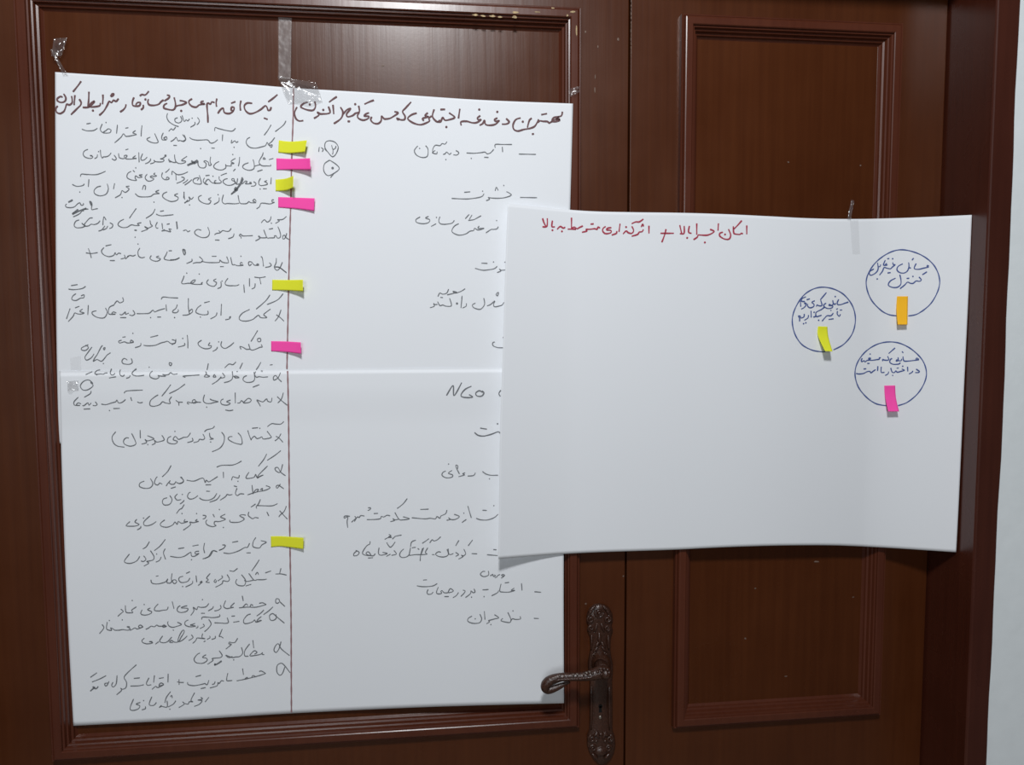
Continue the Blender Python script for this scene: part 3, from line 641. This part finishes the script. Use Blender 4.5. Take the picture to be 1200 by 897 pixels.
write('low', 90, 760, S, PW, '''937,300 905,300 878,295|895,273 896,322|800,223 798,300|762,315 735,305 720,330 761,320 710,345 690,335 658,361|718,265 762,258|680,238 672,302|652,320 620,325 610,305 632,260|587,320 540,330 468,332|498,265 552,260|522,145 450,210 415,255 435,300 430,345 400,360 383,350 391,370 348,409|352,238 345,310 320,340 305,325 317,298|282,290 265,325 250,330 245,310 277,305|257,240 200,270 133,296|177,215 118,256|
1157,430 1123,472|1085,430 1101,445 1060,455 1096,460 1075,490 1028,511|1032,390 1010,430 1000,460 1016,470 985,470 975,490 945,485|925,470 941,490 893,521|822,380 785,430 770,480|790,460 790,515 740,510 723,521 742,500|867,460 845,490 798,516|818,427 830,413 836,437|815,535|697,475 675,500 640,500 635,480 657,425|600,510 600,530 568,541|585,460|557,475 520,490 551,505 540,530 500,545 470,540 470,510 497,445''')
write('low', 90, 760, S, 1.7, '187,335 170,355 150,350 140,335|160,340 117,377')
# right-hand column of the two sheets
write('up', 480, 100, S, PW, '''956,602 1107,605|750,547 752,518 820,518 897,518|812,538 815,584|737,560 710,590 680,600 660,585 620,590 560,595 498,592|653,630 692,632|540,640|405,570 431,590 415,610 383,608|365,590 350,605 325,585 310,600 293,605|318,650|225,570 200,590 236,600 241,580|327,493 310,515 285,510 265,528 225,525 203,560 205,598|140,528 161,560 155,620 110,632 60,610 42,570 72,530|88,552''')
write('up', 340, 100, S, PW, '''422,545 402,600 370,625 335,590 305,545 310,500 345,485 395,500 422,545 405,595|363,523 375,560 396,550 401,530|375,560 375,590 370,605|255,540 250,582|270,545 290,560 280,582|300,555 322,577|345,655 300,690 295,750 330,790 385,770 430,730 400,690 345,655|385,770 353,809''')
write('up', 340, 100, S, 2.2, '372,725')
write('up', 480, 200, S, PW, '''968,235 1117,237|848,183 891,212 840,235 780,242 720,240 688,235 701,250 670,263|750,177 760,145 776,174|825,130|652,200 635,225 590,238 500,248 368,243|478,190 532,185|640,180|777,490 765,510 730,515 715,515 668,546|762,438|610,485 600,505 652,505 600,520 570,505 560,525 530,530 490,555 430,565 375,540 375,510 400,480 432,465|
627,395 590,415 560,430 513,436|522,383 488,421|547,388 523,427|392,435 370,460 310,470 270,465 255,440 266,403|232,465 188,489|235,410|167,400 140,415 176,430 165,455 120,465 65,455 55,430 92,405''')
write('up', 480, 290, S, PW, '''838,198 800,200 785,190 801,205 766,221|767,165 745,185 700,195 640,200 573,183|628,138 682,140|835,130|735,128|827,480 810,505 780,515 745,520 735,500 746,470 710,500 678,513|765,400 779,395 770,425 758,415 765,400|650,445 656,500 620,542 565,530 550,505 577,488|497,490 495,515 463,531|450,532 455,480 460,425 455,452|
350,445 366,510 320,515 290,505 265,510 245,475|268,438 293,440|245,500 215,500 210,490 216,515 178,529|487,362 450,385 400,400 380,385 411,395 328,416|342,365 325,400 290,410 265,400 248,431|822,880 770,878 730,860 730,835 747,830|820,790''')
write('up', 480, 290, S, 1.9, '415,492')
write('low', 480, 420, S, 1.4, '''323,327 380,240 390,327 457,213|542,245 490,270 455,310 455,335 500,345 552,340 520,318|642,300 610,285 580,305 590,330 630,332 651,305 635,285|800,280 782,310 796,336|568,650 600,675 650,682 720,665 775,645 797,661|618,612 677,622|770,575''')
write('low', 480, 520, S, PW, '''775,278 710,278 665,265 638,244|700,310|577,255 560,280 508,285|487,255 465,265 481,275 428,291|437,267 410,215 405,190 421,195 420,222|372,235 340,260 376,275 370,295 320,300 285,280 290,255 317,240|342,180|775,620 740,650 680,670 620,668 583,655|638,585 677,587|738,545|510,548 525,600 541,652|497,665 458,693|475,610|
390,620 436,640 400,665 360,665 340,650 356,665 323,673|327,583 315,615 275,635 265,655 240,640 225,660 180,655 130,660 18,650|93,578 167,575|552,845 513,897|432,848 403,897''')
write('low', 380, 570, S, PW, '''727,108 690,155 638,196|690,268 746,285 690,295 655,290 618,230|655,290 615,295 600,285 616,300 578,311|577,260 550,255 520,270 500,265 490,285 440,292 373,293|433,240 472,238|383,190 406,190 400,205 380,214|352,262 320,258 305,275 290,270 263,311|265,263 276,280 238,316|225,265 195,260 175,265 175,280 206,270 200,310 205,364|
1150,580 1176,600 1150,615|1075,553 1086,600 1050,620 1000,615 975,595 1000,575 1022,580|1132,590 1105,600 1090,590 1085,548|943,600 967,600|907,540 885,580 901,595 860,600 800,600 760,605 745,600 756,538|862,543 845,600 840,657|872,538 850,592|768,540 802,535|818,545 832,556|745,600 720,620 680,625 660,605 670,575 697,550|802,473 765,490 755,532|1020,443 990,470 960,480 945,470 923,498|917,460 890,480 858,501|
610,563 631,595 588,606|580,595 543,616|510,580 551,590 500,605 475,590 480,538|447,590 430,610 390,605 365,590 385,575 406,605 360,605 335,590 345,560 375,520 397,508 402,483|383,630 427,627|275,563 306,580 290,605 260,610 260,590 287,565|545,493 580,535 622,488''')
write('low', 480, 640, S, PW, '''733,32 762,35|678,78 772,85|543,68 592,70|475,28 491,70 465,90 455,80 466,95 428,116|832,255 815,250 805,258 822,266 834,256 815,276 800,282|792,250 770,262 765,272 745,280|742,252 752,262 735,268 728,250 716,258 705,262|690,220 691,255 650,270 620,250 640,225 662,225|1093,402 1152,407|980,328 985,392|917,370 890,390 921,390 870,405 820,405 790,395 801,333|780,390 770,410 718,438|833,325 872,320|692,382 660,385 638,385|652,445|118,300 152,297|1088,635 1132,637|967,618 971,640 930,645 900,640 885,662|860,583 886,640 880,670 840,668 800,655 817,635|905,570|743,603 781,630 745,640 710,650 690,655 701,665 673,683|712,690|655,573 660,647|615,598 631,640 610,675 550,678 510,660 515,635 547,615|575,640''')
# right sheet: red heading
RW = 1.7
write('r_head', 620, 230, S, RW, '''118,193 130,230 147,264|160,193 156,262 116,268|227,268 200,265 205,213|205,298|317,270 300,280 275,265 255,280 246,292|288,308|372,188 372,287|472,260 440,275 420,285 395,270 375,285 410,290 338,288|622,280 605,270 595,290 575,285 530,290 500,290 506,305 463,316|538,245 567,242|797,240 788,312|767,305 765,325 723,341|722,275 690,280 680,295 716,300 715,320 670,328 645,305 650,280 672,265|
900,263 916,300 900,325 870,320 850,305 823,331|850,270|1002,200 965,225 935,225 898,241|1002,290 990,310 965,315 950,335 898,351|982,270 995,245 1002,265|1050,258 1050,327''')
write('r_head', 740, 230, S, RW, '''253,325 372,325|303,288 290,340 266,404|423,253 440,327|462,260 460,325 423,328|527,325 505,320 500,300 508,260|488,365|572,238 572,337|688,290 724,310 670,340 600,340 585,340 575,360 543,381|643,405|762,238 758,302|850,288 869,340 855,375 815,375 775,350 775,325 802,315|820,335|977,330 960,325 950,335 905,330 895,315 892,263|967,213 930,255 893,292|1010,256 1010,334''')
BW = 1.35
write('note_g', 920, 330, 9.97, BW, '''565,800 690,730 790,600 822,430 780,270 670,140 520,75 370,75 230,150 130,290 85,440 110,600 190,730 310,800 430,822 470,818''')
write('note_o', 1000, 280, 8.16, BW, '''525,738 620,715 740,620 815,480 820,360 760,240 640,150 480,105 350,130 220,220 140,340 125,450 170,580 260,680 340,725 412,736''')
write('note_p', 990, 390, 8.16, BW, '''508,699 600,665 700,580 765,470 780,370 740,260 640,160 520,100 400,90 290,120 190,190 120,290 98,400 130,520 210,620 300,680 397,699''')

# closer second pass over the denser words
Z = 14.95
write('up', 160, 172, Z, PW, '''885,165 855,185 800,225 790,245 855,250 850,275 780,295 720,285 700,270 650,275 600,255|665,135 670,200 690,267|570,210 563,235 592,250 602,265 565,262|520,145 490,150 500,170 450,205 415,210 480,225 470,255 430,265 340,262 310,245 300,235 320,255 300,280 238,298|245,205 240,240 205,275 148,298|187,178 140,225 90,235 75,200 107,118|38,98 45,272|
577,383 545,420 503,452|455,450 440,520 480,570 540,575 572,555 535,530 518,562|327,458 300,480 352,510 310,520 270,510 240,530 302,560 260,595 200,600 155,560 155,520 187,478''')
write('up', 160, 172, Z, 1.8, '''508,155''')
write('up', 250, 172, Z, PW, '''1000,308 1005,335 940,335 870,335 825,315 800,270 820,215 860,150 872,98|885,185 912,215 870,215 885,185|973,225 1052,204|825,315 790,320 740,335 713,346|695,223 715,300 710,380 640,412 560,395 512,355 540,310 617,279|768,433 862,404|460,178 455,260 438,342|387,203 330,235 310,265 362,290 310,300 315,335 260,335 225,330 215,310 215,370 150,405 60,395 5,350 40,290 102,257|340,135|387,388 348,427|
1015,538 1005,657|942,590 895,610 930,625 947,655 900,672 830,680 795,650 800,600 827,553|868,735 937,735|820,740|705,610 747,645 720,685 658,690|670,630 640,620 640,640 672,645 600,650 560,645 592,610 560,600 520,640 498,652|425,553 415,620 402,655 462,650|402,655 370,600 360,560 320,565 330,590 382,610 370,645 310,672 240,672 180,635 170,600 200,570 252,557|237,463 170,485 128,506''')
write('up', 250, 172, Z, 1.5, '''522,558 490,640 440,710 390,755 308,836|400,705 370,740 390,770 432,728''')
write('up', 200, 172, Z, PW, '''850,518 850,570 887,610 870,635 800,640 760,640|800,590 770,600 770,630 802,635 740,635 700,610 660,570 620,600 610,640 652,662|592,543 570,600 605,650 652,662|608,506 682,499|740,515|500,498 520,560 537,640 500,655 420,640 390,595 420,555 492,545 463,592|372,573 320,620 243,671|302,573 265,610 213,641|185,530 230,540 237,570 180,610 103,641|90,468 95,587|20,492 25,430 60,450 120,488 210,478 302,438''')
write('up', 75, 225, Z, PW, '''440,170 465,165 490,210 480,280 490,310 540,300 592,290|425,300 380,300 330,310 345,330 310,335 290,365 240,400 158,436|340,193 337,225 300,230 275,190 235,210 180,260 110,275 40,265 25,235 47,208|
800,538 852,570 840,620 793,641|767,593 740,640 678,666|717,593 690,630 660,665 603,686|680,582 685,500 700,435 737,492|632,503 590,550 530,570 470,565 440,590 380,600 350,580 400,510 450,460 502,454|350,580 310,545 330,570 372,590 320,620 230,628 185,605 180,560 210,510 267,489''')
write('up', 75, 225, Z, 1.8, '''247,303 200,345 143,386|73,181 152,139''')
write('up', 270, 240, Z, PW, '''987,498 970,560 940,600 915,590 920,545 950,535 970,570 1010,600 1047,621|830,383 860,450 880,540 860,580 820,580 800,545 770,545 772,575 690,580 640,575 583,438|673,429 747,414|640,575 590,580 530,575 500,545 490,560 522,580 500,600 438,633|392,540 300,545 215,545 180,515 155,540 187,560 185,592''')
write('up', 280, 290, Z, PW, '''655,188 650,270 620,345 660,400 710,370 762,258|623,345 700,345 760,390 832,441|530,268 567,305 540,335 458,351|383,158 410,190 430,332|352,295 320,288 310,310 352,312 270,310 225,260 180,250 165,275 185,320 222,288''')
write('up', 200, 320, Z, PW, '''562,163 535,180 552,195 480,200 400,195 350,175 390,130 432,120 420,150 370,180 300,180 220,190 190,170 215,110 236,48|117,553 90,620 40,660 35,690 100,695 137,660 124,638''')
write('up', 270, 385, Z, PW, '''538,278 557,325 520,330 440,365 380,380 340,365 280,365 220,330 165,318 187,367|318,273 335,330 346,367''')
write('low', 200, 425, Z, PW, '''1080,153 1090,230 1140,265 1197,265 1150,240 1110,245 1142,277|1085,240 1075,290 1020,330 933,353|905,183 947,240 930,265 870,270 887,250 850,290 800,335 723,381|770,203 745,250 792,250 763,208|608,158 627,190 595,235 590,250 640,255 682,240 640,220 618,198|1165,158|
685,638 730,660 832,685 760,700 690,718 610,710 570,660 592,563|532,697 450,690 420,650 380,670 390,710 432,708 460,690 390,705 330,700 300,690 290,715 322,727|88,658 130,690 212,696|145,757 140,690|630,782''')
write('low', 85, 425, Z, PW, '''1255,222 1195,232 1110,235 1050,210 1050,170 1117,103|1010,223 990,260 938,276|912,213 880,240 840,225 825,180 837,123|742,183 720,215 680,215 660,180 682,108|638,271 762,249|612,183 570,185 540,205 500,200 440,205 390,195 420,145 482,124|390,195 432,222|347,159 228,213''')
write('low', 150, 550, Z, PW, '''913,138 972,195 950,235 898,251|842,213 810,260 760,265 720,240 740,200 690,260 668,297|750,338 838,310''')
write('low', 480, 660, Z, PW, '''1128,453 1147,510 1110,520 1075,490 1070,530 1030,570 978,607|1085,600|933,475 972,490 955,530 898,587|857,518 820,570 758,611|772,490 720,450 690,480 680,520 740,510 770,490|680,520 640,525 600,520 570,487 545,500 562,530 510,545 470,520 502,423|608,590 687,590|412,508 380,545 320,548 305,510 327,463''')
write('low', 410, 620, Z, PW, '''907,110 870,115 800,130 780,145 743,181|680,98 722,120 680,140 732,150 670,155 608,186''')
write('note_o', 1010, 300, Z, BW, '''1175,180 1150,165 1140,190 1172,195 1080,215 1000,235 930,230 920,200 952,133|907,38 878,77|820,113 825,190 800,260 740,300 660,290 615,240 640,180 717,139|862,215 823,205|540,113 550,150 582,155 540,190 500,225 440,215 390,205 360,270 308,337|448,300 507,292|540,50|440,130 410,150 447,160 390,165 380,145 412,73|443,50 482,45|330,148 320,185 290,190|275,118 285,230 240,300 160,340 130,310 140,270 212,229|270,405|
1000,368 1042,420 1010,445 950,440 900,480 850,480 800,460 750,510 668,576|1142,278 1058,332|783,395 832,392|895,360|665,328 685,420 680,500 620,550 530,550 465,510 500,440 592,389''')
write('note_p', 1000, 400, Z, BW, '''1152,320 1110,295 1100,325 1147,325 1000,345 900,350 875,320 870,268|853,178 876,207|845,308 840,340 795,340 784,283|795,340 750,350 772,318|822,373 800,400 700,405 640,370 650,320 682,304|732,118 618,217|600,263 622,320 590,335 540,330 515,320 514,352|482,295 455,290 455,315 400,325 330,335 280,330 270,300 302,300 280,330 240,338 205,365 190,340 150,360 140,335 157,298|283,225 307,225|243,390 287,390|
1098,488 1157,530 1140,550 1083,550|1042,518 1030,545 973,576|950,448 955,532|848,488 897,510 830,530 770,545 745,520 720,550 680,540 655,468|865,440|758,475 797,468|680,600 700,600|617,533 610,570 558,601|547,545 500,550 485,530 490,448|430,438 425,522|392,498 350,525 310,555 290,530 240,535 180,565 100,575 48,565|178,488 227,483''')
write('note_g', 930, 340, Z, BW, '''962,210 900,230 830,255 775,255 765,220 792,163|730,115|735,228 730,250 700,240 685,178|700,240 665,270 630,250 620,270 682,275 675,310 610,325 545,300 530,260 572,229|577,43 520,110 468,172|475,178 497,270 440,275 410,260 400,292|372,188 320,215 357,250 350,290 290,312 245,280 250,243|228,171 287,154|205,215 190,240 222,235 215,270 180,310 133,336|120,188 125,292|217,118 150,150 140,195 200,202|
770,368 765,420 800,460 822,423|808,352 852,350|748,341 777,324|697,403 655,450 590,450 555,480 498,547|613,516 702,504|650,350 660,365|492,440 450,455 400,465 390,400 430,370 490,340 542,298|440,530|390,440 375,470 343,470|360,390|305,363 310,482|262,438 250,490 188,531|187,418 180,470 130,490 120,460 85,455 105,490 105,552|175,590|215,575''')
write('up', 60, 190, S, PW, '''945,245 915,260 946,275 900,280 870,300 815,305 765,300 735,275|798,242 810,205 826,213 822,244''')
write('low', 480, 640, S, PW, '''242,330 200,352 120,358 63,350''')

for key, parent, name, mat, lab in [('up_head', up, 'heading', M_BRWNINK, 'two headings in brown marker'), ('up', up, 'handwriting', M_PENCIL, 'grey pen list left of the ruled line'), ('up_b', up, 'handwriting', M_PENCIL, 'grey pen list right of the ruled line'), ('up_div', up, 'divider_line', M_DIVIDER, 'dull red ruled line'),
                               ('low', low, 'handwriting', M_PENCIL, 'grey pen list left of the ruled line'), ('low_b', low, 'handwriting', M_PENCIL, 'grey pen list right of the ruled line'), ('low_div', low, 'divider_line', M_DIVIDER, 'dull red ruled line'),
                               ('r_head', rgt, 'heading', M_RED, 'one heading line in red marker'),
                               ('note_o', rgt, 'circled_note', M_BLUE, 'blue circle with writing, upper of the pair, around the orange flag'), ('note_g', rgt, 'circled_note', M_BLUE, 'smaller blue circle with writing around the yellow green flag'),
                               ('note_p', rgt, 'circled_note', M_BLUE, 'blue circle with writing around the pink flag')]:
    o = INK[key][1].build(name, mat, parent); tag(o, lab)

# ------------------------------------------------------------------ sticky flags
GRP = 'sticky page flags on the sheets'
def flag(TL, TR, BR, BL, g, d, axis, mat, label, lmid=None, rmid=None, tmid=None, bmid=None):
    top = [TL] + ([tmid] if tmid else []) + [TR]; bot = [BL] + ([bmid] if bmid else []) + [BR]
    lef = [TL] + ([lmid] if lmid else []) + [BL]; rig = [TR] + ([rmid] if rmid else []) + [BR]
    def lift(u, v):
        q = u if axis == 'u' else v
        return 0.0007 + d*max(0.0, (q-0.12)/0.88)**1.6
    vs, fs = patch(top, bot, lef, rig, g, 16 if axis == 'u' else 6, 6 if axis == 'u' else 16, 0.00012, lift)
    n = len(vs)//2; c = sum(vs[:n], Vector())/n
    o = mesh_obj('sticky_flag', vs, fs, mat, smooth=True)
    # local origin at the stuck end
    b = (vs[0] if axis == 'v' else vs[0]).copy()
    for v in o.data.vertices: v.co -= b
    o.location = b
    tag(o, label, 'sticky flag', GRP)
flag((326.7, 164.5), (359.7, 164.5), (357.2, 178), (326, 178.8), g_up, 0.008, 'u', M_YEL, 'long yellow flag above all other flags on the red divider line', bmid=(340, 179.6), tmid=(341, 166))
flag((323.8, 185.5), (363.3, 185.5), (364, 198.7), (324, 199.3), g_up, 0.0105, 'u', M_PINK, 'pink flag between the long and the short yellow flags on the divider line', bmid=(341, 198.7), tmid=(341, 186.3))
flag((322.8, 210.5), (343.8, 206), (343.5, 220), (323, 224), g_up, 0.016, 'u', M_YEL, 'short yellow flag curling up between two pink flags', bmid=(335, 223.2), tmid=(335, 209.3))
flag((326, 231), (368.7, 232.5), (368, 247.2), (326, 243.2), g_up, 0.0035, 'u', M_PINK, 'long pink flag just below the short yellow flag', bmid=(347, 244.6), tmid=(347, 231.7))
flag((319, 328), (355, 328), (355, 341.5), (318.8, 340.2), g_up, 0.0105, 'u', M_YEL, 'yellow flag on the divider line in the middle of the upper sheet', bmid=(336, 340.4), tmid=(336, 328.3))
flag((317.7, 400), (352.5, 401.4), (352.8, 414.8), (317.7, 411.8), g_up, 0.0075, 'u', M_PINK, 'pink flag low on the upper sheet, just above where the two sheets overlap', bmid=(336, 412.8), tmid=(336, 400.4))
flag((317.3, 628.8), (355.7, 630.6), (355.3, 644), (317.6, 641.7), g_low, 0.005, 'u', M_YEL, 'yellow flag on the lower sheet, the only flag there', bmid=(330, 640.8), tmid=(330, 628.8))
flag((1051.2, 347.4), (1064, 347.4), (1063.5, 380.7), (1052, 380.7), g_right, 0.0085, 'v', M_ORG, 'orange flag hanging at the bottom of a blue circle', lmid=(1050.5, 363))
flag((958.6, 382.6), (969.6, 383), (975.7, 412.2), (967, 411.7), g_right, 0.0135, 'v', M_YEL, 'yellow green flag hanging at the bottom of the smallest blue circle', lmid=(958.6, 393.7), rmid=(970.8, 395))
flag((1036.3, 452.2), (1049, 452), (1053.7, 482.5), (1040.9, 482.5), g_right, 0.0100, 'v', M_PINK, 'pink flag hanging at the bottom of the lowest blue circle', lmid=(1037.2, 464.7), rmid=(1050, 466.6))

# ------------------------------------------------------------------ pieces of clear tape
def tape(quad, gfun, mat, label, crumple=0.0, nu=10, nv=10, lift0=0.0008):
    TL, TR, BR, BL = quad
    ph = random.uniform(0, 6)
    def lift(u, v): return lift0 + crumple*(0.5+0.5*math.sin(u*7+ph+v*3))*(0.5+0.5*math.sin(v*9+ph*2-u*4))
    vs, fs = patch([TL, TR], [BL, BR], [TL, BL], [TR, BR], gfun, nu, nv, 0.00008, lift)
    b = vs[0].copy()
    o = mesh_obj('adhesive_tape', [v-b for v in vs], fs, mat, smooth=True); o.location = b
    tag(o, label, 'tape', 'clear tape holding the sheets')
    return o
def g_edge(X, Z): return min(PANEL_Y, g_up(X, Z)) if Z < at(200, 94, 0).z else PANEL_Y-0.0004
def g_corner(X, Z): return PANEL_Y + (g_up(X, Z)-PANEL_Y-0.0006)*sstep(EYE+0.318, EYE+0.292, Z) if False else min(PANEL_Y-0.0004, g_up(X, Z)-0.0003)
tape([(63, 45), (79, 44), (72, 66), (60, 66)], g_corner, M_TAPEC, 'crumpled clear tape on the panel above the top left sheet corner', 0.004)
tape([(58.5, 58), (61.5, 57), (80, 89), (74, 88)], g_corner, M_TAPEC, 'thin twisted strand of clear tape reaching the top left sheet corner', 0.002, 4, 14)
tape([(326, 20), (342, 21), (341, 96), (326, 94)], g_corner, M_TAPE, 'long clear tape strip on the panel above the divider line', 0.0)
tape([(325, 89), (371, 97), (378, 120), (338, 122)], g_corner, M_TAPEC, 'wrinkled clear tape over the top edge of the upper sheet', 0.006, 16, 12)
tape([(82, 420), (94.5, 417), (95, 434), (83, 434)], g_up, M_TAPEW, 'clear tape on the upper sheet above the overlap', 0.0)
tape([(79, 447), (92, 446), (92, 458), (79, 459)], g_low, M_TAPEC, 'bulging clear tape on the lower sheet by its top left corner', 0.004)
def g_rtape(X, Z): return g_right(X, Z)
tape([(997.5, 234), (1001, 235), (997, 258), (993, 257)], g_rtape, M_TAPEC, 'narrow glinting clear tape above the sheet with blue circles', 0.003, 3, 10)
tape([(996, 258), (1006, 258), (1008, 298), (999, 298)], g_rtape, M_TAPEW, 'clear tape on the sheet with blue circles, below its top edge', 0.0)
tape([(666, 104), (679, 101), (679, 108), (668, 114)], lambda X, Z: -0.0124, M_TAPE, 'small grey tape scrap on the moulding above the top right sheet corner', 0.004, 8, 6)
